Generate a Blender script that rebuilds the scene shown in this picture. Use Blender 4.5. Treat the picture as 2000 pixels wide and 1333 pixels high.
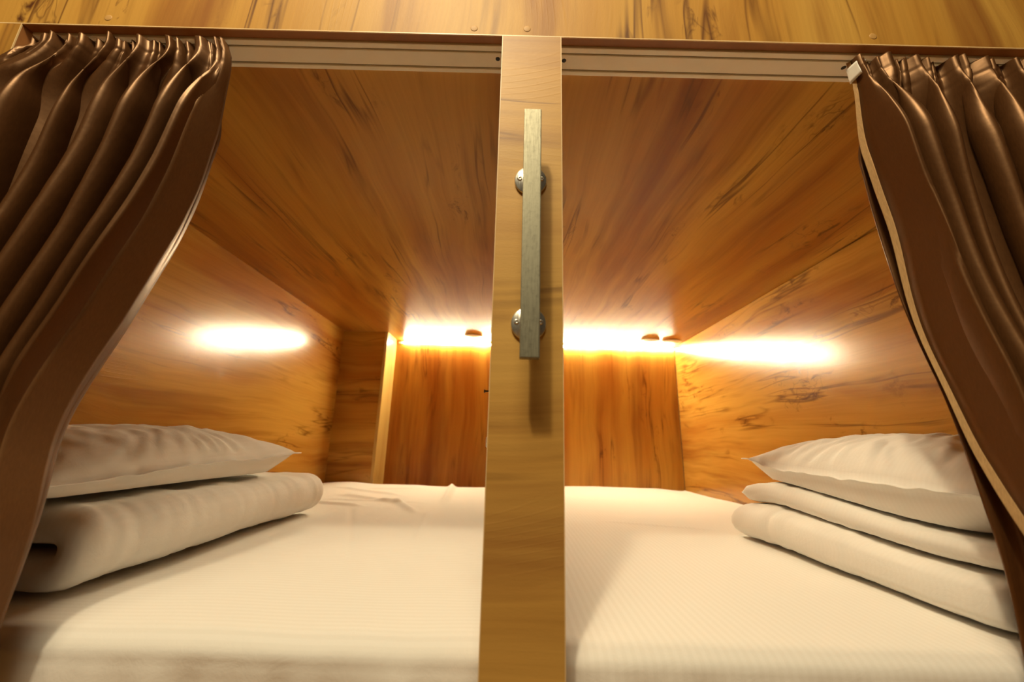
import bpy, bmesh, math, random
from mathutils import Vector, Matrix, noise

for o in list(bpy.data.objects):
    bpy.data.objects.remove(o, do_unlink=True)
scene = bpy.context.scene
COL = scene.collection
PI = math.pi
Z0 = 0.665                       # height of the camera above the floor (all shapes below are given from camera height)

# ------------------------------------------------------------------ camera, world, lamps, exposure
pitch, roll, yaw, FPX = 0.2489, 0.0250, 0.0002, 793.59
cp, sp, cy_, sy_ = math.cos(pitch), math.sin(pitch), math.cos(yaw), math.sin(yaw)
fwd = Vector((sy_ * cp, cy_ * cp, sp)); rt = Vector((cy_, -sy_, 0)); up = rt.cross(fwd)
cr, sr = math.cos(roll), math.sin(roll)
R = cr * rt + sr * up; U = cr * up - sr * rt
cam_d = bpy.data.cameras.new('camera'); cam = bpy.data.objects.new('camera', cam_d); COL.objects.link(cam)
cam_d.sensor_width = 36.0; cam_d.lens = FPX / 2000.0 * 36.0
cam_d.clip_start = 0.01; cam_d.clip_end = 60
cam.matrix_world = Matrix(((R.x, U.x, -fwd.x, 0), (R.y, U.y, -fwd.y, 0), (R.z, U.z, -fwd.z, Z0), (0, 0, 0, 1)))
cam_d.dof.use_dof = True; cam_d.dof.focus_distance = 0.75; cam_d.dof.aperture_fstop = 3.2
scene.camera = cam

scene.view_settings.view_transform = 'Standard'
scene.view_settings.look = 'None'
scene.view_settings.gamma = 1.0
scene.view_settings.use_curve_mapping = False
scene.view_settings.exposure = 0.02

w = bpy.data.worlds.new('world'); scene.world = w; w.use_nodes = True
bg = w.node_tree.nodes['Background']
bg.inputs[0].default_value = (1.0, 0.80, 0.52, 1); bg.inputs[1].default_value = 0.025


def corridor_lamp(name, x, y, z, tx, ty, tz, power, size, spot=130):
    d = bpy.data.lights.new(name, 'SPOT'); d.energy = power; d.shadow_soft_size = size
    d.color = (1.0, 0.82, 0.52); d.spot_size = math.radians(spot); d.spot_blend = 0.9
    o = bpy.data.objects.new(name, d); COL.objects.link(o)
    o.location = (x, y, z + Z0)
    o.rotation_euler = (Vector((tx, ty, tz)) - Vector((x, y, z))).to_track_quat('-Z', 'Y').to_euler()


corridor_lamp('corridor_downlight', -0.33, -0.46, 1.72, 0.0, 0.45, 0.0, 74.0, 0.05)
pd = bpy.data.lights.new('corridor_fill_light', 'AREA'); pd.shape = 'RECTANGLE'; pd.size = 0.8; pd.size_y = 0.5  # soft fill added to lighten the shadows, not a known fixture
pd.energy = 28.0; pd.color = (1.0, 0.82, 0.52)
pn = bpy.data.objects.new('corridor_fill_light', pd); COL.objects.link(pn)
pn.location = (-0.25, -0.45, 1.75 + Z0); pn.rotation_euler = (math.radians(15), 0, 0)
LED_STRENGTH = 660.0
LED_COLOR = (1.0, 0.86, 0.55, 1)

# ------------------------------------------------------------------ numbers of the place (metres from the camera)
ZC = 0.597        # ceiling of the cells
ZB = 0.5931       # underside of the beam
FY = 0.4772       # front plane of the fronts
BY = 2.400        # back wall
XL, XR = -0.9473, 0.9897
PL, PR = -0.0257, 0.0626          # the post
PA, PB = 0.0095, 0.0275           # the partition
XE, XE2 = -0.7455, 0.795          # inner edges of the end posts
COLX, COLY = -0.6991, 2.2159      # the column in the back left corner
ZM = -0.2152      # top of the mattresses
ZPL = -0.372      # top of the platform
rnd = random.Random(7)

# ------------------------------------------------------------------ node helpers and materials


class NT:
    def __init__(self, name):
        m = bpy.data.materials.new(name); m.use_nodes = True
        self.m = m; self.t = m.node_tree; self.n = self.t.nodes; self.b = self.n['Principled BSDF']

    def add(self, kind, ins=None, **kw):
        x = self.n.new(kind)
        for k, v in kw.items():
            setattr(x, k, v)
        for k, v in (ins or {}).items():
            if hasattr(v, 'is_output'):
                self.t.links.new(v, x.inputs[k])
            else:
                x.inputs[k].default_value = v
        return x

    def math(self, op, a, b=0.0, clamp=False):
        return self.add('ShaderNodeMath', {0: a, 1: b}, operation=op, use_clamp=clamp).outputs[0]

    def mix(self, fac, a, b, blend='MIX'):
        x = self.add('ShaderNodeMix', {0: fac, 6: a, 7: b}, data_type='RGBA', blend_type=blend)
        return x.outputs[2]

    def ramp(self, fac, stops, interp='LINEAR'):
        x = self.add('ShaderNodeValToRGB', {0: fac})
        cr_ = x.color_ramp; cr_.interpolation = interp
        while len(cr_.elements) < len(stops):
            cr_.elements.new(0.5)
        for e, (p, c) in zip(cr_.elements, stops):
            e.position = p; e.color = c if len(c) == 4 else (*c, 1)
        return x.outputs[0]

    def rng(self, v, a, b, c=0.0, d=1.0):
        return self.add('ShaderNodeMapRange', {0: v, 1: a, 2: b, 3: c, 4: d}, clamp=True).outputs[0]

    def noise(self, vec, scale, detail=4, rough=0.55, dist=0.0):
        return self.add('ShaderNodeTexNoise', {'Vector': vec, 'Scale': scale, 'Detail': detail, 'Roughness': rough, 'Distortion': dist}).outputs[0]

    def link(self, out, inp):
        self.t.links.new(out, self.b.inputs[inp])


def wood(name, axis, seed, face, light=(0.545, 0.290, 0.050), mid=(0.375, 0.138, 0.017), dark=(0.130, 0.032, 0.004), rough=0.22, streak=1.0, bump=0.5, spec=0.62):
    """Oak-look laminate: grain along `axis`; `face` is the axis across the board's thickness."""
    k = NT(name)
    co = k.add('ShaderNodeTexCoord').outputs['Object']
    loc = (seed * 3.17, seed * 1.91, seed * 2.63)
    # a gentle wander of the grain
    wv = k.add('ShaderNodeTexNoise', {'Vector': co, 'Scale': 2.2, 'Detail': 2.0}).outputs['Color']
    wob = k.add('ShaderNodeVectorMath', {0: wv, 1: (0.5, 0.5, 0.5)}, operation='SUBTRACT').outputs[0]
    wob = k.add('ShaderNodeVectorMath', {0: wob, 'Scale': 0.06}, operation='SCALE').outputs[0]
    cw = k.add('ShaderNodeVectorMath', {0: co, 1: wob}, operation='ADD').outputs[0]

    def grain(along, off=0.0):
        q = [1.0, 1.0, 1.0]; q[axis] = along; q[face] = 0.02
        return k.add('ShaderNodeMapping', {'Vector': cw, 'Location': tuple(x + off for x in loc), 'Scale': tuple(q)}).outputs[0]
    band = k.noise(grain(0.10), 6.5, 3, 0.5)
    half = tuple((a + b) / 2 for a, b in zip(light, mid))
    c = k.ramp(band, [(0.33, mid), (0.46, half), (0.60, light)])
    # soft brown streaks along the grain, two widths
    st = k.rng(k.noise(grain(0.085, 2.0), 9.5, 4, 0.6, 0.25), 0.50, 0.68)
    c = k.mix(k.math('MULTIPLY', st, 0.62 * streak), c, (*[d * 1.5 for d in dark], 1))
    st2 = k.rng(k.noise(grain(0.05, 4.0), 34.0, 3, 0.6, 0.2), 0.55, 0.72)
    c = k.mix(k.math('MULTIPLY', st2, 0.22 * streak), c, (*dark, 1))
    # knots, and the dark drawn-out veins that run through them
    kz = k.noise(grain(0.30, 6.0), 8.0, 2, 0.5, 0.3)
    near = k.rng(kz, 0.56, 0.68)
    v = k.math('ABSOLUTE', k.math('SUBTRACT', k.noise(grain(0.055, 8.0), 15.0, 3, 0.55, 0.35), 0.5))
    vein = k.math('MULTIPLY', k.rng(v, 0.0, 0.028, 1.0, 0.0), k.rng(kz, 0.46, 0.62))
    c = k.mix(k.math('MULTIPLY', vein, 0.75 * streak), c, (*[d * 0.7 for d in dark], 1))
    kn = k.math('MULTIPLY', k.rng(k.noise(grain(0.45, 9.0), 30.0, 4, 0.65, 0.8), 0.56, 0.68), near)
    c = k.mix(k.math('MULTIPLY', kn, 0.85 * streak), c, (*[d * 0.6 for d in dark], 1))
    ck = k.math('ABSOLUTE', k.math('SUBTRACT', k.noise(grain(0.8, 11.0), 16.0, 2, 0.6, 0.5), 0.5))
    ck = k.math('MULTIPLY', k.rng(ck, 0.0, 0.018, 1.0, 0.0), k.rng(kz, 0.64, 0.70))
    c = k.mix(k.math('MULTIPLY', ck, 0.45 * streak), c, (*[d * 0.5 for d in dark], 1))
    # fibre
    fb = k.noise(grain(0.02), 160.0, 3, 0.6)
    c = k.mix(1.0, c, k.ramp(fb, [(0.3, (0.88, 0.87, 0.85)), (0.7, (1.0, 1.0, 1.0))]), 'MULTIPLY')
    k.link(c, 'Base Color')
    # embossed pores and a few cathedral rings in the film
    rg = k.noise(grain(0.17, 13.0), 3.4, 1, 0.4, 0.3)
    rings = k.rng(k.math('SINE', k.math('MULTIPLY', rg, 430.0)), 0.70, 1.0)
    rings = k.math('MULTIPLY', rings, k.rng(k.noise(grain(0.6, 15.0), 9.0, 1, 0.5), 0.50, 0.62))
    pores = k.noise(grain(0.25), 520.0, 2, 0.6)
    hgt = k.math('ADD', k.math('MULTIPLY', rings, 0.32), k.math('MULTIPLY', pores, 0.5))
    bp = k.add('ShaderNodeBump', {'Strength': bump, 'Distance': 0.00035, 'Height': hgt})
    k.t.links.new(bp.outputs[0], k.b.inputs['Normal'])
    rr = k.rng(hgt, 0.0, 1.0, rough - 0.03, rough + 0.05)
    k.link(rr, 'Roughness')
    k.b.inputs['Specular IOR Level'].default_value = spec
    k.b.inputs['IOR'].default_value = 1.5
    return k.m


def plain(name, col, rough=0.5, metal=0.0, nscale=60.0, var=0.08, bump=0.0):
    k = NT(name)
    co = k.add('ShaderNodeTexCoord').outputs['Object']
    n = k.noise(co, nscale, 3, 0.6)
    c = k.mix(1.0, (*col, 1), k.ramp(n, [(0.3, (1 - var,) * 3), (0.7, (1.0, 1.0, 1.0))]), 'MULTIPLY')
    k.link(c, 'Base Color')
    k.b.inputs['Roughness'].default_value = rough; k.b.inputs['Metallic'].default_value = metal
    if bump:
        bp = k.add('ShaderNodeBump', {'Strength': bump, 'Distance': 0.0006, 'Height': n})
        k.t.links.new(bp.outputs[0], k.b.inputs['Normal'])
    return k.m


def linen(name, axis, period=0.0105, con=1.0):
    """White cotton with a tone-on-tone satin stripe."""
    k = NT(name)
    co = k.add('ShaderNodeTexCoord').outputs['Object']
    sep = k.add('ShaderNodeSeparateXYZ', {0: co}).outputs
    s = k.math('SINE', k.math('MULTIPLY', sep[axis], 2 * PI / period))
    st = k.rng(s, -0.25, 0.25)
    c = k.mix(st, (0.86, 0.84, 0.80, 1), (0.86 - 0.024 * con, 0.84 - 0.026 * con, 0.80 - 0.030 * con, 1))
    k.link(c, 'Base Color')
    k.link(k.rng(st, 0, 1, 0.74, 0.74 + 0.07 * con), 'Roughness')
    wv = k.noise(co, 900.0, 2, 0.5)
    cr1 = k.noise(co, 26.0, 4, 0.6, 0.6)
    h = k.math('ADD', k.math('MULTIPLY', wv, 0.08), k.math('MULTIPLY', cr1, 0.9))
    bp = k.add('ShaderNodeBump', {'Strength': 0.28, 'Distance': 0.004, 'Height': h})
    k.t.links.new(bp.outputs[0], k.b.inputs['Normal'])
    k.b.inputs['Specular IOR Level'].default_value = 0.25
    k.b.inputs['Sheen Weight'].default_value = 0.15
    return k.m


def satin(name, col, rough):
    k = NT(name)
    co = k.add('ShaderNodeTexCoord').outputs['Object']
    mp = k.add('ShaderNodeMapping', {'Vector': co, 'Scale': (1.0, 1.0, 0.15)}).outputs[0]
    n = k.noise(mp, 700.0, 2, 0.6)
    c = k.mix(1.0, (*col, 1), k.ramp(n, [(0.3, (0.8, 0.8, 0.8)), (0.7, (1.08, 1.08, 1.08))]), 'MULTIPLY')
    k.link(c, 'Base Color')
    k.b.inputs['Roughness'].default_value = rough
    k.b.inputs['Specular IOR Level'].default_value = 1.0
    k.b.inputs['Specular Tint'].default_value = (1.0, 0.58, 0.30, 1)
    n2 = k.noise(co, 30.0, 3, 0.5)
    bp = k.add('ShaderNodeBump', {'Strength': 0.2, 'Distance': 0.003, 'Height': n2})
    k.t.links.new(bp.outputs[0], k.b.inputs['Normal'])
    return k.m


def steel(name, col, rough):
    k = NT(name)
    co = k.add('ShaderNodeTexCoord').outputs['Object']
    mp = k.add('ShaderNodeMapping', {'Vector': co, 'Scale': (1.0, 1.0, 0.06)}).outputs[0]
    n = k.noise(mp, 900.0, 2, 0.6)
    sp_ = k.noise(co, 160.0, 4, 0.7)
    c = k.mix(k.rng(sp_, 0.52, 0.75), (*col, 1), (*[x * 0.72 for x in col], 1))
    k.link(c, 'Base Color')
    k.b.inputs['Metallic'].default_value = 0.85
    k.link(k.rng(n, 0.3, 0.7, rough - 0.06, rough + 0.10), 'Roughness')
    bp = k.add('ShaderNodeBump', {'Strength': 0.25, 'Distance': 0.0004, 'Height': k.math('ADD', n, k.math('MULTIPLY', sp_, 0.8))})
    k.t.links.new(bp.outputs[0], k.b.inputs['Normal'])
    return k.m


def glow(name, col, strength):
    k = NT(name)
    k.b.inputs['Base Color'].default_value = (0.9, 0.9, 0.85, 1)
    k.b.inputs['Emission Color'].default_value = col
    k.b.inputs['Emission Strength'].default_value = strength
    return k.m


X, Y, Z = 0, 1, 2
M_ceil_l = wood('oak_laminate_ceiling_a', Y, 1.0, Z, spec=0.22, rough=0.30)
M_ceil_r = wood('oak_laminate_ceiling_b', Y, 2.3, Z, spec=0.22, rough=0.30)
M_wall_l = wood('oak_laminate_side_a', Y, 3.1, X)
M_wall_r = wood('oak_laminate_side_b', Y, 4.7, X)
M_back = wood('oak_laminate_back', Z, 5.2, Y, spec=0.25, rough=0.34)
M_col = wood('oak_laminate_column', X, 6.4, Y)
M_colside_lit = wood('oak_laminate_column_side_lit', Z, 6.9, X, light=(0.62, 0.43, 0.14), mid=(0.52, 0.32, 0.09), streak=0.4)  # lightened to imitate the glare of the nearby light strip
M_beam = wood('oak_laminate_beam', Z, 7.5, Y, rough=0.55, spec=0.3, streak=1.15, light=(0.56, 0.32, 0.065), mid=(0.45, 0.215, 0.032))
M_post = wood('oak_laminate_post', X, 8.8, Y, rough=0.5, spec=0.4, streak=0.9, light=(0.62, 0.375, 0.095), mid=(0.51, 0.27, 0.056))
M_end = wood('oak_laminate_end_post', Z, 9.6, Y, rough=0.5, spec=0.4)
M_floor = wood('oak_floor', Y, 11.0, Z, rough=0.5)
M_edge = plain('edge_banding', (0.80, 0.58, 0.30), 0.4)
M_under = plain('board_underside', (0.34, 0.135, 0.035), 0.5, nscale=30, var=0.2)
M_cap = plain('screw_cap', (0.50, 0.28, 0.08), 0.6)
M_rail = plain('rail_plastic', (0.90, 0.86, 0.74), 0.38, nscale=20, var=0.04)
M_slot = plain('rail_slot', (0.30, 0.25, 0.16), 0.6)
M_black = plain('dark_hole', (0.012, 0.010, 0.008), 0.6)
M_puck = plain('puck_face', (0.85, 0.70, 0.46), 0.45)
M_white = plain('white_plastic', (0.82, 0.80, 0.74), 0.35)
M_linen_l = linen('striped_cotton_a', 1)
M_linen_r = linen('striped_cotton_b', 0)
M_pil_l = linen('striped_cotton_c', 0, 0.009, 0.4)
M_pil_r = linen('striped_cotton_d', 1, 0.009, 0.45)
M_cloth = satin('brown_satin', (0.070, 0.027, 0.008), 0.42)
M_hem = satin('brown_satin_hem', (0.12, 0.056, 0.021), 0.5)
M_hem_lit = satin('lit_hem', (0.46, 0.30, 0.14), 0.6)  # pale colour stands in for the inside light catching the hem
M_steel = steel('worn_steel', (0.285, 0.275, 0.205), 0.50)
M_chrome = steel('chrome', (0.78, 0.76, 0.70), 0.30)
M_darkmetal = plain('dark_metal', (0.08, 0.05, 0.03), 0.4, 0.7)
M_led = glow('led_diffuser', LED_COLOR, LED_STRENGTH)

# ------------------------------------------------------------------ object helpers


def obj(name, bm, mat, parent=None, smooth=False):
    me = bpy.data.meshes.new(name); bm.to_mesh(me); bm.free()
    o = bpy.data.objects.new(name, me); COL.objects.link(o)
    for m in (mat if isinstance(mat, (list, tuple)) else [mat]):
        me.materials.append(m)
    if smooth:
        for p in me.polygons:
            p.use_smooth = True
    if parent is not None:
        o.parent = parent
    else:
        o.location = (0, 0, Z0)
    return o


def tag(o, label, cat, group=None, kind=None):
    if label: o['label'] = label
    if cat: o['category'] = cat
    if group: o['group'] = group
    if kind: o['kind'] = kind
    return o


def empty(name, label, cat, loc, group=None, kind=None):
    o = bpy.data.objects.new(name, None); COL.objects.link(o)
    o.empty_display_size = 0.05
    o.location = (loc[0], loc[1], loc[2] + Z0)
    return tag(o, label, cat, group, kind)


def box(bm, x0, x1, y0, y1, z0, z1, bev=0.0, off=(0, 0, 0), seg=2):
    r = bmesh.ops.create_cube(bm, size=1.0)
    vs = r['verts']
    for v in vs:
        v.co = Vector(((x0 + x1) / 2 + v.co.x * (x1 - x0) - off[0], (y0 + y1) / 2 + v.co.y * (y1 - y0) - off[1], (z0 + z1) / 2 + v.co.z * (z1 - z0) - off[2]))
    if bev > 0:
        es = list({e for v in vs for e in v.link_edges})
        bmesh.ops.bevel(bm, geom=es, offset=bev, segments=seg, profile=0.6, affect='EDGES')


def BX(*a, **k):
    bm = bmesh.new(); box(bm, *a, **k); return bm


def cyl(bm, c, axis, r0, r1, h, n=32):
    """a frustum from c along `axis`"""
    m = Vector((0, 0, 1)).rotation_difference(Vector(axis)).to_matrix().to_4x4()
    m.translation = Vector(c) + Vector(axis) * (h / 2)
    bmesh.ops.create_cone(bm, cap_ends=True, cap_tris=False, segments=n, radius1=r0, radius2=r1, depth=h, matrix=m)


def lathe(bm, c, axis, prof, n=40):
    """prof: (radius, height) pairs turned about `axis` through c"""
    m = Vector((0, 0, 1)).rotation_difference(Vector(axis)).to_matrix()
    rows = []
    for r, h in prof:
        if r < 1e-6:
            rows.append([bm.verts.new(Vector(c) + m @ Vector((0, 0, h)))])
        else:
            rows.append([bm.verts.new(Vector(c) + m @ Vector((r * math.cos(2 * PI * i / n), r * math.sin(2 * PI * i / n), h))) for i in range(n)])
    for a, b in zip(rows, rows[1:]):
        for i in range(n):
            j = (i + 1) % n
            p = [a[i % len(a)], a[j % len(a)], b[j % len(b)], b[i % len(b)]]
            q = []
            for v in p:
                if v not in q: q.append(v)
            if len(q) >= 3: bm.faces.new(q)
    bmesh.ops.recalc_face_normals(bm, faces=bm.faces)


def grid_mesh(bm, P, closed_u=False):
    """P: rows of points; quads between them"""
    V = [[bm.verts.new(p) for p in row] for row in P]
    nu = len(V[0])
    for a, b in zip(V, V[1:]):
        for i in range(nu if closed_u else nu - 1):
            j = (i + 1) % nu
            bm.faces.new((a[i], a[j], b[j], b[i]))
    return V


def nz(x, y, z=0.0):
    return noise.noise(Vector((x, y, z)))


def sstep(a, b, t):
    t = min(1.0, max(0.0, (t - a) / (b - a))); return t * t * (3 - 2 * t)


# ------------------------------------------------------------------ the setting: a pair of sleeping cells in a wooden unit
def struct(name, bm, mat, label, cat, parent=None):
    o = obj(name, bm, mat, parent)
    if parent is None: tag(o, label, cat, None, 'structure')
    return o


FLZ = -Z0
struct('floor', BX(-3.2, 3.2, -2.6, 2.6, FLZ - 0.05, FLZ), M_floor, 'wooden floor in front of the sleeping unit', 'floor')
ce = empty('ceiling', 'oak laminate ceiling of the two sleeping cells, one panel over each bed', 'ceiling', (0, 0, ZC), None, 'structure')
obj('panel', BX(XL - 0.016, PA - 0.0005, FY + 0.0135, BY + 0.016, 0, 0.016), M_ceil_l, ce)
obj('panel', BX(PB + 0.0005, XR + 0.016, FY + 0.0135, BY + 0.016, 0, 0.016), M_ceil_r, ce)
struct('wall_left', BX(XL - 0.018, XL, FY + 0.016, BY, ZPL, ZC), M_wall_l, 'oak laminate side wall of the left cell', 'wall')
struct('wall_right', BX(XR, XR + 0.018, FY + 0.016, BY, ZPL, ZC - 0.0022), M_wall_r, 'oak laminate side wall of the right cell', 'wall')
wb = empty('wall_back', 'oak laminate back wall of the sleeping cells with upright grain', 'wall', (0, BY, 0), None, 'structure')
obj('panel', BX(XL, PA - 0.0005, 0, 0.018, ZPL, ZC), M_back, wb)
obj('panel', BX(PB + 0.0005, XR - 0.003, 0, 0.018, ZPL, ZC), M_back, wb)
struct('partition', BX(PA, PB, FY + 0.018, BY + 0.018, ZPL, ZC), M_wall_l, 'oak laminate partition between the two cells, behind the post', 'partition')
cl = empty('column', 'boxed oak column in the back left corner of the left cell', 'column', (0, 0, ZPL), None, 'structure')
obj('front_board', BX(XL, COLX - 0.0165, COLY, COLY + 0.016, 0, ZC - ZPL), M_col, cl)
obj('side_board', BX(COLX - 0.016, COLX, COLY, BY, 0, ZC - ZPL, bev=0.0008), M_colside_lit, cl)

# the beam above the openings
BE0, BE1 = -2.6, 2.6
be = empty('beam', 'wide oak laminate fascia board above the two openings', 'beam', (0, FY, ZB), None, 'structure')
obj('board', BX(BE0, BE1, 0, 0.0135, 0.0016, 0.52), M_beam, be)
obj('edge_band', BX(BE0, BE1, 0.0, 0.0016, 0, 0.0015), M_edge, be)['label'] = 'pale edge band along the lower edge of the beam'
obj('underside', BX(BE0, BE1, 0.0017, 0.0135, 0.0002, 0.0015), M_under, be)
for x, z in ((-0.0685, 0.0125), (0.011, 0.0140), (0.533, 0.0165), (-0.62, 0.0150)):
    bm = bmesh.new(); lathe(bm, (x, 0.0, z), (0, -1, 0), [(0.0, 0.0005), (0.0046, 0.0005), (0.0054, 0.0003), (0.0056, -0.0005)], 28)
    obj('screw_cap', bm, M_cap, be, True)

# the post between the openings
po = empty('pillar', 'narrow oak post between the two openings, carrying the steel grab handle', 'post', ((PL + PR) / 2, FY, FLZ), None, 'structure')
hw = (PR - PL) / 2
obj('board', BX(-hw + 0.0011, hw - 0.0011, 0, 0.018, 0, ZB + Z0, bev=0.0), M_post, po)
for s in (-1, 1):
    e = sorted((s * hw, s * (hw - 0.0010)))
    obj('edge_band', BX(e[0], e[1], 0.0, 0.018, 0, ZB + Z0), M_edge, po)['label'] = 'pale edge band along the post'
# end posts left and right of the unit
for nm, x0, x1, xi, lab in (('pillar', BE0, XE, XE, 'wide oak end post beside the curtain of the left cell'), ('pillar', XE2, BE1, XE2, 'wide oak end post beside the curtain of the right cell')):
    p = empty(nm, lab, 'post', (xi, FY, FLZ), None, 'structure')
    e = (x0 - xi, -0.0012) if x0 < xi - 0.1 else (0.0012, x1 - xi)
    obj('board', BX(e[0], e[1], 0.0, 0.055, 0, ZB + Z0 - 0.0004), M_end, p)
    e = (-0.0011, 0) if x0 < xi - 0.1 else (0, 0.0011)
    obj('edge_band', BX(e[0], e[1], 0.0, 0.0016, 0, ZB + Z0 - 0.0004), M_edge, p)
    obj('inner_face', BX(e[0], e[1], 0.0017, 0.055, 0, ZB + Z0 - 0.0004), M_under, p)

# platform under the mattresses with its front panel
for a, b, s in ((XL, PA - 0.001, 'left'), (PB + 0.001, XR, 'right')):
    p = empty('bed_platform', 'oak platform carrying the mattress of the %s cell' % s, 'platform', ((a + b) / 2, FY, FLZ), None, 'structure')
    c = (a + b) / 2
    obj('deck', BX(a - c, b - c, 0.0, BY - FY, ZPL + Z0 - 0.02, ZPL + Z0), M_ceil_l, p)
    obj('front_panel', BX(a - c if s == 'left' else PR + 0.001 - c, PL - 0.001 - c if s == 'left' else b - c, 0.02, 0.036, 0, ZPL + Z0 - 0.0205), M_beam, p)

# ------------------------------------------------------------------ curtain rails: flat double-track profile seen from below
RY0 = FY + 0.0142


def rail(x0, x1, holes, label):
    r = empty('curtain_rail', label, 'curtain rail', ((x0 + x1) / 2, RY0, ZC), 'curtain rails of the two openings')
    c = (x0 + x1) / 2
    # profile in y,z (z down from the ceiling): lip, slot, web, slot, lip
    prof = [(0, 0), (0, -6.6), (0.8, -7.2), (8.2, -7.2), (8.8, -6.6), (8.8, -3.6), (12.0, -3.6), (12.0, -6.4), (12.6, -7), (36.4, -7), (37.0, -6.4), (37.0, -3.6), (40.2, -3.6), (40.2, -6.6), (40.8, -7.2), (46.8, -7.2), (47.5, -6.6), (47.5, 0)]
    bm = bmesh.new()
    A = [bm.verts.new((x0 - c, y * 0.001, z * 0.001)) for y, z in prof]
    B = [bm.verts.new((x1 - c, y * 0.001, z * 0.001)) for y, z in prof]
    n = len(prof)
    for i in range(n):
        j = (i + 1) % n
        f = bm.faces.new((A[i], A[j], B[j], B[i]))
    bm.faces.new(A); bm.faces.new(B)
    bmesh.ops.recalc_face_normals(bm, faces=bm.faces)
    obj('profile', bm, M_rail, r)
    for y in (8.9, 37.1):
        obj('slot', BX(x0 - c + 0.0005, x1 - c - 0.0005, y * 0.001, y * 0.001 + 0.003, -0.0042, -0.0037), M_slot, r)
    for hx in holes:
        bm = bmesh.new(); lathe(bm, (hx - c, 0.0215, -0.0069), (0, 0, -1), [(0, 0.0004), (0.0030, 0.0004), (0.0036, 0.0001), (0.0036, -0.0005)], 24)
        obj('screw_hole', bm, M_black, r)
    return r


rail(XE + 0.0005, PL - 0.0006, (-0.0335,), 'cream double curtain rail above the left opening, left of the post')
rail(PR + 0.0006, XE2 - 0.0005, (0.0712, 0.5135), 'cream double curtain rail above the right opening, right of the post')

# ------------------------------------------------------------------ light strips at the top of the back wall
for x0, x1, lab in ((COLX + 0.012, PA - 0.004, 'glowing warm light strip along the top of the back wall in the left cell'), (PB + 0.004, XR - 0.006, 'glowing warm light strip along the top of the back wall in the right cell')):
    c = (x0 + x1) / 2
    r = empty('light_strip', lab, 'light strip', (c, BY, ZC - 0.015), 'light strips of the cells')
    st = 0.035 if x0 < 0 else 0.0
    bm = bmesh.new(); box(bm, x0 - c, x1 - c, -0.0035, -0.0003, -0.006, 0.006, bev=0.0006)
    obj('channel', bm, M_white, r)
    bm = bmesh.new(); box(bm, x0 - c + st, x1 - c - 0.002, -0.0085, -0.0037, -0.0045, 0.0045, bev=0.0018)
    obj('diffuser', bm, M_led, r)['label'] = 'lit diffuser of the strip'

# round pucks under the ceiling near the strips
for i, (x, y, lab) in enumerate(((-0.222, 2.262, 'round ceiling puck in the left cell, beside the post'), (0.793, 2.258, 'round ceiling puck of the right cell, nearer the post'), (0.921, 2.266, 'round ceiling puck of the right cell, next to the side wall'))):
    r = empty('ceiling_puck', lab, 'ceiling puck', (x, y, ZC), 'round pucks under the ceilings')
    bm = bmesh.new(); lathe(bm, (0, 0, 0), (0, 0, -1), [(0.052, 0.0), (0.054, 0.001), (0.054, 0.004), (0.050, 0.0060), (0.046, 0.0060), (0.045, 0.0052)], 48)
    obj('rim', bm, M_puck, r, True)
    bm = bmesh.new(); lathe(bm, (0, 0, 0), (0, 0, -1), [(0.045, 0.0051), (0.038, 0.0066), (0.02, 0.0076), (0.0, 0.008)], 48)
    obj('face', bm, M_puck, r, True)

# ------------------------------------------------------------------ grab handle on the post
HX = 0.0197
h = empty('grab_handle', 'worn steel grab handle bolted upright to the post', 'handle', (HX, FY, 0.25))
bm = bmesh.new(); box(bm, -0.0110, 0.0110, -0.0452, -0.0335, 0.0915 - 0.25, 0.4185 - 0.25, bev=0.0012)
obj('grip_bar', bm, M_steel, h)
for z in (0.343, 0.1427):
    bm = bmesh.new(); lathe(bm, (0, 0, z - 0.25), (0, -1, 0), [(0.0, -0.0), (0.0205, 0.0), (0.0215, 0.0008), (0.0215, 0.0030), (0.0205, 0.0040), (0.0095, 0.0044), (0.0085, 0.0052), (0.0085, 0.0333), (0.0, 0.0333)], 48)
    mt = obj('mount', bm, M_chrome, h, True)
    mt['label'] = 'round chrome mount of the handle'
    for a in (172, 8, 270):
        x, zz = 0.0148 * math.cos(math.radians(a)), 0.0148 * math.sin(math.radians(a))
        bm = bmesh.new()
        lathe(bm, (x, -0.0041, z - 0.25 + zz), (0, -1, 0), [(0.0034, 0.0), (0.0032, 0.0008), (0.0022, 0.0013), (0.0013, 0.0013), (0.0011, 0.0003), (0.0, 0.0003)], 20)
        obj('screw', bm, M_chrome, mt, True)

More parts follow.
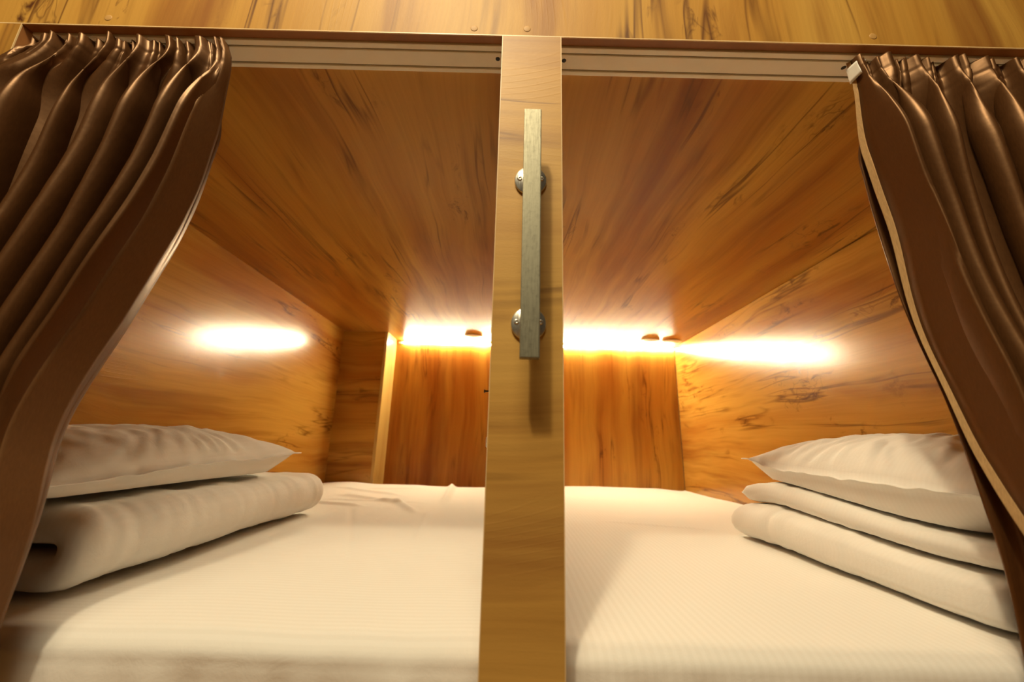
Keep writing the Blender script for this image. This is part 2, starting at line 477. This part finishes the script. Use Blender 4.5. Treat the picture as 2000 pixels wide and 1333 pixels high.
# coat hook and sockets on the partition, just peeking out from behind the post
h = empty('coat_hook', 'small dark hook sticking out beside the left edge of the post', 'hook', (PA, 1.2, 0.150))
bm = bmesh.new(); box(bm, -0.003, -0.0002, -0.012, 0.012, -0.016, 0.016, bev=0.001)
obj('plate', bm, M_darkmetal, h)
bm = bmesh.new(); cyl(bm, (-0.0031, 0, 0), (-1, 0, 0), 0.0032, 0.0028, 0.082, 16); box(bm, -0.0885, -0.085, -0.0045, 0.0045, -0.0045, 0.0045, bev=0.0015)
obj('peg', bm, M_darkmetal, h)
for s, x, lab in ((-1, PA, 'white plastic wall fitting on the left face of the partition'), (1, PB, 'white plastic wall fitting on the right face of the partition')):
    y = 1.2 if s < 0 else 1.02
    dx = 0.077 if s < 0 else 0.103
    r = empty('reading_lamp', lab, 'wall fitting', (x, y, 0.004), 'white fittings on the partition')
    bm = bmesh.new(); a = sorted((s * 0.0003, s * 0.012)); box(bm, a[0], a[1], -0.035, 0.035, -0.035, 0.035, bev=0.003)
    obj('base', bm, M_white, r)
    bm = bmesh.new(); cyl(bm, (s * 0.0121, 0, 0.0), (s, 0, 0), 0.007, 0.007, dx - 0.026, 20)
    obj('arm', bm, M_white, r)
    bm = bmesh.new(); lathe(bm, (s * (dx - 0.0139), 0, 0), (s, 0, 0), [(0, 0), (0.0135, 0.0), (0.016, 0.003), (0.016, 0.010), (0.013, 0.0135), (0, 0.014)], 32)
    obj('lamp_head', bm, M_white, r, True)

# ------------------------------------------------------------------ bedding


def bed(label, mat, x0, x1, y0, y1, hfun, seed):
    """mattress covered by a fitted sheet; the sheet falls over the rounded edges"""
    cx, cy = (x0 + x1) / 2, (y0 + y1) / 2
    root = empty('mattress', label, 'mattress', (cx, cy, ZPL + 0.0006), 'mattresses of the two cells')
    H = ZM - ZPL - 0.001
    bm = bmesh.new(); box(bm, x0 - cx + 0.02, x1 - cx - 0.02, y0 - cy + 0.02, y1 - cy - 0.02, 0.004, H - 0.02, bev=0.015)
    obj('mattress_core', bm, mat, root)

    def edge(s, a, b, r):
        # s runs along the cloth; returns the coordinate and the drop
        L = b - a - 2 * r; q = r * PI / 2; hh = H - r - 0.002
        s -= hh
        if s < 0: return a, r - s
        if s < q: t = s / r; return a + r - r * math.cos(t), r - r * math.sin(t)
        s -= q
        if s < L: return a + r + s, 0.0
        s -= L
        if s < q: t = s / r; return b - r + r * math.sin(t), r - r * math.cos(t)
        s -= q
        return b, r + s
    rx, ry = 0.022, 0.034
    tx = (x1 - x0 - 2 * rx) + rx * PI + 2 * (H - rx - 0.002); ty = (y1 - y0 - 2 * ry) + ry * PI + 2 * (H - ry - 0.002)
    nx, ny = 150, 260
    P = []
    for j in range(ny + 1):
        row = []
        for i in range(nx + 1):
            X_, dx = edge(tx * i / nx, x0, x1, rx); Y_, dy = edge(ty * j / ny, y0, y1, ry)
            f = max(0.0, 1 - (dx + dy) / 0.05)
            inner = sstep(0, 0.03, min(X_ - x0, x1 - X_, y1 - Y_))
            z = H - min(H - 0.002, dx + dy) + hfun(X_, Y_) * f * (0.25 + 0.75 * inner)
            yy = Y_
            if dy > ry * 0.6 and Y_ < (y0 + y1) / 2:
                yy += 0.006 * (nz(X_ * 9, z * 3, seed) + 0.6 * nz(X_ * 30, z * 2, seed + 4)) * min(1, (dy - ry * 0.6) / 0.03) + 0.004
            row.append(Vector((X_ - cx, yy - cy, z)))
        P.append(row)
    bm = bmesh.new(); grid_mesh(bm, P)
    bmesh.ops.recalc_face_normals(bm, faces=bm.faces)
    obj('fitted_sheet', bm, mat, root, True)
    return root


def ridge(x, y, ax, ay, bx, by, w, h):
    dx, dy = bx - ax, by - ay; L2 = dx * dx + dy * dy
    t = max(-0.15, min(1.15, ((x - ax) * dx + (y - ay) * dy) / L2))
    px, py = ax + t * dx, ay + t * dy
    d = math.hypot(x - px, y - py) / w
    if d > 3: return 0.0
    e = sstep(-0.15, 0.15, t) * sstep(1.15, 0.8, t)
    return h * math.exp(-d * d) * e


def hl(x, y):
    z = 0.0035 * nz(x * 4, y * 4, 1.0) + 0.0012 * nz(x * 14, y * 9, 2.0)
    z += ridge(x, y, -0.30, 2.34, -0.235, 1.62, 0.014, 0.016)
    z += ridge(x, y, -0.42, 1.62, -0.30, 1.40, 0.012, 0.010)
    z += ridge(x, y, -0.66, 1.75, -0.36, 1.55, 0.014, 0.010)
    z += ridge(x, y, -0.70, 1.55, -0.50, 1.48, 0.012, 0.009) + ridge(x, y, -0.75, 1.95, -0.45, 1.80, 0.014, 0.009) + ridge(x, y, -0.62, 1.98, -0.40, 2.05, 0.012, 0.008)
    z += 0.016 * math.exp(-(((x + 0.80) / 0.12) ** 2 + ((y - 2.08) / 0.16) ** 2))
    z += ridge(x, y, -0.68, 1.63, -0.32, 1.60, 0.010, 0.005) + ridge(x, y, -0.25, 1.38, -0.20, 1.00, 0.010, 0.005)
    z -= ridge(x, y, -0.52, 1.45, -0.30, 0.85, 0.006, 0.003)
    z += 0.006 * math.exp(-(((x + 0.50) / 0.2) ** 2 + ((y - 2.25) / 0.1) ** 2))
    return z - 0.001


def hr(x, y):
    z = 0.0035 * nz(x * 4 + 9, y * 4, 3.0) + 0.0010 * nz(x * 14, y * 9, 5.0)
    z += ridge(x, y, 0.30, 1.30, 0.56, 1.22, 0.010, 0.003)
    z -= 0.012 * sstep(0.80, 0.98, x) * sstep(1.6, 2.2, y)
    return z - 0.001


def notch(f):
    return f


bed('mattress in the left cell under a white striped fitted sheet', M_linen_l, XL + 0.003, PA - 0.003, 0.520, COLY - 0.003, hl, 1.0)
bed('mattress in the right cell under a white striped fitted sheet', M_linen_r, PB + 0.003, XR - 0.003, 0.508, BY - 0.004, hr, 2.0)


def puffy_strip(path, thick, y0, y1, wr, seed, ny=110, ygap=None):
    """a thick cloth that follows `path` (points x,z) and runs from y0 to y1, edges rounded"""
    # resample the path evenly
    L = [0.0]
    for a, b in zip(path, path[1:]): L.append(L[-1] + math.hypot(b[0] - a[0], b[1] - a[1]))
    n = max(40, int(L[-1] / 0.009)); C = []
    for k in range(n + 1):
        s = L[-1] * k / n
        i = max(j for j in range(len(L) - 1) if L[j] <= s + 1e-9)
        t = (s - L[i]) / max(1e-9, L[i + 1] - L[i])
        C.append(Vector((path[i][0] + (path[i + 1][0] - path[i][0]) * t, path[i][1] + (path[i + 1][1] - path[i][1]) * t)))
    for _ in range(3):
        C = [C[0]] + [(C[i - 1] + 2 * C[i] + C[i + 1]) / 4 for i in range(1, n)] + [C[-1]]
    N = []
    for i in range(n + 1):
        t = C[min(n, i + 1)] - C[max(0, i - 1)]; t.normalize(); N.append(Vector((-t.y, t.x)))
    rows = []
    for j in range(ny + 1):
        v = j / ny; ev = (1 - abs(2 * v - 1) ** 14) ** 0.5
        # cosine spacing toward the ends
        vv = 0.5 - 0.5 * math.cos(PI * v); vv = 0.65 * v + 0.35 * vv; ev = max(0.0, 1 - abs(2 * vv - 1) ** 34) ** 0.5
        row = []
        for side in (1, -1):
            for k in range(n + 1):
                kk = k if side > 0 else n - k
                s = kk / n; es = max(0.0, 1 - abs(2 * s - 1) ** 80) ** 0.5
                p = C[kk]
                y = y0 + (y1 - y0) * vv + 0.010 * nz(p.x * 6, p.y * 9, seed + 7) * (1 if v > .5 else 1)
                th = thick * 0.5 * ev * es * (1 + 0.12 * nz(p.x * 5, y * 5, seed + p.y * 8))
                d = wr(p.x, y, p.y, side) * ev * es
                q = p + N[kk] * side * (th + d)
                row.append(Vector((q.x, y, q.y)))
        rows.append(row)
    bm = bmesh.new(); grid_mesh(bm, rows, True)
    bmesh.ops.remove_doubles(bm, verts=bm.verts, dist=0.0003)
    bmesh.ops.recalc_face_normals(bm, faces=bm.faces)
    return bm


def arc(cx, cz, r, a0, a1, n=10):
    return [(cx + r * math.cos(math.radians(a0 + (a1 - a0) * i / n)), cz + r * math.sin(math.radians(a0 + (a1 - a0) * i / n))) for i in range(n + 1)]


def shift(bm, c):
    for v in bm.verts: v.co -= Vector(c)
    return bm


# left: a duvet folded once, its fold towards the post
c = (-0.75, 0.95, ZM + 0.004)
dv = empty('duvet', 'thick white duvet folded once under the pillow of the left cell', 'duvet', c, 'folded duvets')
zb = ZM + 0.006
path = [(-0.928, zb + 0.027), (-0.625, zb + 0.026)] + arc(-0.615, zb + 0.0545, 0.0285, -90, 90) + [(-0.625, zb + 0.083), (-0.928, zb + 0.090)]


def wl(x, y, z, side):
    outer = 1.0 if (side < 0) else 0.25
    a = 0.0045 * nz(x * 7, y * 9, 3.3) + 0.0060 * abs(nz(x * 9 + y * 5, y * 13, 8.1)) + 0.0020 * nz(x * 30, y * 46, 1.2)
    return a * (outer if side < 0 else 0.0) - (0.003 if z < ZM + 0.05 and side > 0 else 0)


bm = puffy_strip(path, 0.046, 0.592, 1.335, wl, 1.0)
DUV_L = bm.copy()
obj('quilt', shift(bm, c), M_pil_l, dv, True)

# right: a duvet folded into three layers
c = (0.77, 0.85, ZM + 0.004)
dv = empty('duvet', 'white duvet folded into three layers under the pillow of the right cell', 'duvet', c, 'folded duvets')
zb = ZM + 0.006
path = [(0.930, zb + 0.020), (0.640, zb + 0.019)] + list(reversed(arc(0.632, zb + 0.040, 0.021, 90, 270))) + [(0.645, zb + 0.061), (0.930, zb + 0.063)] \
    + arc(0.935, zb + 0.0885, 0.0265, -90, 90)[1:] + [(0.93, zb + 0.115), (0.622, zb + 0.113)]


def sag_r(y):
    return (1 - 0.27 * sstep(1.12, 0.62, y)) * (1 - 0.10 * sstep(1.02, 1.17, y))


zb2, zcx = zb + 0.040, 0.632


def wr_(x, y, z, side):
    a = 0.0035 * nz(x * 6, y * 8, 13.3) + 0.0062 * abs(nz(x * 11 - y * 6, y * 18, 18.1)) + 0.0020 * nz(x * 30, y * 50, 11.2)
    g = 0.0
    if x < zcx + 0.004 and abs(z - zb2) < 0.014:      # the fold is pinched between its two layers
        g = -0.010 * math.exp(-((z - zb2) / 0.005) ** 2) * sstep(1.10, 0.80, y)
    return a * 0.75 + g


bm = puffy_strip(path, 0.044, 0.545, 1.165, wr_, 5.0)
for v in bm.verts:      # the layers sag apart a little along their length
    y = v.co.y
    hgt = (v.co.z - ZM) / 0.13
    v.co.x += 0.014 * hgt * nz(y * 4, hgt * 2, 4) - 0.012 * (1 - hgt) * sstep(0.9, 1.15, y) * 0.6
    v.co.y -= 0.02 * hgt * sstep(0.7, 1.15, y)
    v.co.z = max(ZM + (v.co.z - ZM) * sag_r(y), ZM + 0.006)
obj('quilt', shift(bm, c), M_pil_r, dv, True)


def pillow(label, mat, cx, cy, a, b, T, seam_z, floor_fun, seed, low=0.40):
    root = empty('pillow', label, 'pillow', (cx, cy, seam_z(0, 0) - 0.06), 'pillows on the folded duvets')
    base = Vector((cx, cy, seam_z(0, 0) - 0.06))
    n = 96

    def pt(u, v, side):
        # flange: beyond 0.93 the two sheets lie together
        uu, vv = min(1, abs(u) / 0.94), min(1, abs(v) / 0.955)
        th = ((1 - uu ** 2.3) * (1 - vv ** 3.0)) ** 0.52 if uu < 1 and vv < 1 else 0.0
        pull_u = 1 - 0.075 * (1 - v * v) ; pull_v = 1 - 0.05 * (1 - u * u)
        x = cx + a * u * pull_u; y = cy + b * v * pull_v
        zs = seam_z(u, v)
        rad = max(uu, vv)
        ang = math.atan2(v * b, u * a)
        wrk = 0.0062 * nz(ang * 7.0, rad * 1.2, seed) * sstep(0.25, 0.85, rad) * (1 - sstep(0.94, 1.0, rad))
        wrk += 0.0060 * nz(u * 3, v * 4, seed + 3) * th + 0.0042 * nz(u * 5, v * 13, seed + 5) * th
        z = zs + side * (T * (0.62 if side > 0 else low) * th + 0.0009) + (wrk if side > 0 else wrk * 0.4)
        # wavy flange
        if th == 0.0 or rad > 0.93: z += 0.004 * nz(u * 6, v * 9, seed + 8) * sstep(0.93, 1, rad)
        lo = floor_fun(x, y)
        if side < 0: z = max(z, lo)
        else: z = max(z, lo + 0.0022)
        return Vector((x, y, z)) - base
    def par(i):
        t = 2 * i / n - 1
        return math.copysign(abs(t) ** 0.85, t)
    top = [[pt(par(i), par(j), 1) for i in range(n + 1)] for j in range(n + 1)]
    bot = [[pt(par(i), par(j), -1) for i in range(n + 1)] for j in range(n + 1)]
    bm = bmesh.new()
    A = grid_mesh(bm, top); B = grid_mesh(bm, bot)
    ring = [(0, i) for i in range(n)] + [(j, n) for j in range(n)] + [(n, n - i) for i in range(n)] + [(n - j, 0) for j in range(n)]
    for k in range(len(ring)):
        p, q = ring[k], ring[(k + 1) % len(ring)]
        bm.faces.new((A[p[0]][p[1]], A[q[0]][q[1]], B[q[0]][q[1]], B[p[0]][p[1]]))
    bmesh.ops.recalc_face_normals(bm, faces=bm.faces)
    obj('pillowcase', bm, mat, root, True)
    return root


def top_l(x, y):
    return ZM + 0.006 + 0.122 + 0.012 * (sstep(-0.62, -0.90, x))


def seam_l(u, v):
    z = -0.059 + 0.008 * u + 0.012 * sstep(0.45, 1.0, v) * sstep(0.2, 1.0, u) - 0.018 * sstep(0.2, -0.9, v) * sstep(-0.2, 1, u)
    return z


pillow('plump white pillow on the folded duvet in the left cell', M_pil_l, -0.770, 0.890, 0.165, 0.342, 0.125, seam_l, lambda x, y: top_l(x, y) - (0.03 if x > -0.60 else 0), 21.0, low=0.75)


def top_r(x, y):
    return ZM + 0.147 * sag_r(y) + 0.003


def seam_r(u, v):
    # u = -1 is the edge towards the post
    z = -0.040 - 0.004 * (-u) + 0.022 * sstep(0.5, 1.0, v) * sstep(0.2, -1.0, u) - 0.008 * sstep(0.6, -0.6, v)
    return z


pillow('plump white pillow with a pointed corner on the layered duvet in the right cell', M_pil_r, 0.795, 0.830, 0.175, 0.295, 0.130, seam_r, top_r, 33.0, low=0.85)

# ------------------------------------------------------------------ curtains


def curtain(label, xa, xb, folds, seed, hem_at, amp=0.022, y0=0.502, ztop=0.5885, zbot=-0.30, tape=False, left_flare=False):
    """xa(z), xb(z): left and right edges of the gathered cloth; hem_at: 1 = free edge at xb, 0 = at xa"""
    cx = (xa(0.5) + xb(0.5)) / 2
    root = empty('curtain', label, 'curtain', (cx, y0, ZC), 'curtains of the two openings')
    rr = random.Random(seed)
    nu, nv = folds * 34, 150
    # irregular fold spacing and depth
    ws = [rr.uniform(0.7, 1.35) for _ in range(folds)]; ws[-1 if hem_at else 0] = 0.55; tot = sum(ws); cum = [0.0]
    for q in ws: cum.append(cum[-1] + q / tot)
    am = [rr.uniform(0.65, 1.15) for _ in range(folds + 1)]

    def phase(u):
        for k in range(folds):
            if u <= cum[k + 1] + 1e-9: return k + (u - cum[k]) / (cum[k + 1] - cum[k])
        return folds

    def pt(u, z, back=0.0):
        depth = (ztop - z)
        ph = phase(u) + 0.30 * nz(u * 3.0, z * 1.7, seed) * sstep(0.05, 0.5, depth)
        k = max(0, min(folds - 1, int(ph))); fk = ph - k
        A = amp * (am[k] * (1 - fk) + am[min(folds, k + 1)] * fk)
        A *= 0.20 + 0.80 * sstep(0.025, 0.16, depth)
        A *= 1 + 0.35 * nz(u * 5, z * 2.2, seed + 2)
        t = 2 * PI * ph + (0.0 if hem_at else PI)
        wx = (xb(z) - xa(z)) / folds
        x = xa(z) + (xb(z) - xa(z)) * u + wx * 0.30 * math.sin(2 * t + 0.6) * sstep(0.02, 0.15, depth) * sstep(0.0, 0.08, 1 - u if hem_at else u)
        y = y0 - 0.012 + 0.016 * sstep(0.03, 0.16, depth) - 0.046 * sstep(0.30, -0.12, z) + A * (math.sin(t) + 0.30 * math.sin(2 * t + 2.2) - 0.10 * math.cos(3 * t))
        # second, shallower pleat that dies out downwards
        y += 0.006 * math.sin(3 * t + 2 * am[k] * 3) * sstep(0.30, 0.02, depth)
        # soft buckles
        y += 0.006 * nz(u * folds * 1.1, z * 7, seed + 9) * sstep(0.05, 0.25, depth)
        # the frill above the gathering tape
        fr = sstep(0.036, 0.0, depth)
        gath = sstep(0.10, 0.03, depth)
        y += gath * (0.0055 * nz(u * folds * 4.2, z * 6, seed + 5) + 0.0035 * math.sin(t * 3 + 5 * nz(u * 7, 0, seed + 1)))
        x += gath * wx * 0.22 * nz(u * folds * 3.1, z * 4, seed + 6)
        if left_flare:
            y -= 0.040 * sstep(0.26, 0.04, u) * sstep(0.575, 0.50, z)
            if x < XE + 0.004: y = min(y, FY - 0.004 + 0.012 * sstep(0.54, 0.575, z))
        # the stitched gathers of the tape pinch the cloth
        y += 0.0010 * math.exp(-((depth - 0.030) / 0.003) ** 2) + 0.0008 * math.exp(-((depth - 0.052) / 0.003) ** 2)
        # finer drawn creases running down from the gathers
        y += (0.0045 * nz(u * folds * 2.6 + z * 0.8, z * 1.6, seed + 12) + 0.0022 * nz(u * folds * 6.0 + z, z * 2.5, seed + 14)) * sstep(0.03, 0.12, depth)
        zz = z - fr * 0.016 * (0.5 + 0.5 * nz(u * folds * 2.6, 1.0, seed + 4))
        y = min(max(y, FY + 0.002 - 0.06 * sstep(0.57, 0.35, z)), 0.590 - 0.084 * sstep(0.16, -0.02, z))
        return Vector((x - cx, y - y0 + back, zz - ZC))
    zs = []
    for j in range(nv + 1):
        t = j / nv; zs.append(ztop - (ztop - zbot) * (0.35 * t + 0.65 * t * t))
    bm = bmesh.new(); grid_mesh(bm, [[pt(i / nu, z) for i in range(nu + 1)] for z in zs])
    cl_ = obj('cloth', bm, M_cloth, root, True)
    md = cl_.modifiers.new('thickness', 'SOLIDIFY'); md.thickness = 0.0011; md.offset = 0
    # hem along the free edge: a folded-over strip a little thicker than the cloth
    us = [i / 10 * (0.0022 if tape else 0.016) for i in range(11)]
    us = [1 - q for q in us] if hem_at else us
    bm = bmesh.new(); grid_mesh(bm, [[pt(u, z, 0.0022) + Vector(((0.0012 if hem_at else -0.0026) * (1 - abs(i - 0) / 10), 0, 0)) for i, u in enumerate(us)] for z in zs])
    hm = obj('side_hem', bm, M_hem_lit if tape else M_hem, root, True)
    if tape: hm['label'] = 'hem along the free edge of the curtain, coloured as if lit from inside'
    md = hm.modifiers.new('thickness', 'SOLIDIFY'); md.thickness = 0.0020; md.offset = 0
    if tape:
        zt = [0.576 - 0.030 * j / 6 for j in range(7)]
        bm = bmesh.new()
        us = [i / 30 * 0.012 for i in range(31)]
        us = [1 - q for q in us] if hem_at else us
        grid_mesh(bm, [[pt(u, z, 0.0042) + Vector(((0.004 if hem_at else -0.004), 0, 0)) for u in us] for z in zt])
        tp = obj('heading_tape', bm, M_white, root, True); tp['label'] = 'white end of the gathering tape'
        md = tp.modifiers.new('thickness', 'SOLIDIFY'); md.thickness = 0.0012; md.offset = 0
    # small white hooks up to the rail
    for k in range(folds):
        u = (cum[k] + cum[k + 1]) / 2
        p = pt(u, 0.570)
        bm = bmesh.new(); cyl(bm, (p.x, RY0 + 0.0103 - y0, -0.0050), (0, 0, -1), 0.0016, 0.0016, 0.012, 10)
        d = Vector((0, p.y - (RY0 + 0.0103 - y0), -0.006)); l = d.length
        cyl(bm, (p.x, RY0 + 0.0103 - y0, -0.0165), d / l, 0.0012, 0.0012, l, 8)
        obj('hook', bm, M_white, root, True)
    return root


def interp(tab):
    """smooth curve through (height, x) pairs listed from the top down"""
    n = len(tab)
    m = [(tab[min(n - 1, i + 1)][1] - tab[max(0, i - 1)][1]) / (tab[min(n - 1, i + 1)][0] - tab[max(0, i - 1)][0]) for i in range(n)]

    def f(z):
        if z >= tab[0][0]: return tab[0][1]
        for i in range(n - 1):
            (za, xa_), (zb_, xb_) = tab[i], tab[i + 1]
            if z >= zb_:
                h_ = zb_ - za; t = (z - za) / h_
                return xa_ * (1 + 2 * t) * (1 - t) ** 2 + m[i] * h_ * t * (1 - t) ** 2 + xb_ * t * t * (3 - 2 * t) + m[i + 1] * h_ * t * t * (t - 1)
        return tab[-1][1]
    return f


curtain('brown satin curtain gathered open at the left edge of the left opening',
        interp([(0.6, -0.738), (0.56, -0.738), (0.47, -0.780), (-0.3, -0.79)]),
        interp([(0.60, -0.450), (0.538, -0.437), (0.458, -0.444), (0.355, -0.457), (0.241, -0.477), (0.158, -0.494), (0.079, -0.509), (0.0, -0.515), (-0.105, -0.503), (-0.3, -0.52)]),
        7, 11, 1, amp=0.040, left_flare=True)
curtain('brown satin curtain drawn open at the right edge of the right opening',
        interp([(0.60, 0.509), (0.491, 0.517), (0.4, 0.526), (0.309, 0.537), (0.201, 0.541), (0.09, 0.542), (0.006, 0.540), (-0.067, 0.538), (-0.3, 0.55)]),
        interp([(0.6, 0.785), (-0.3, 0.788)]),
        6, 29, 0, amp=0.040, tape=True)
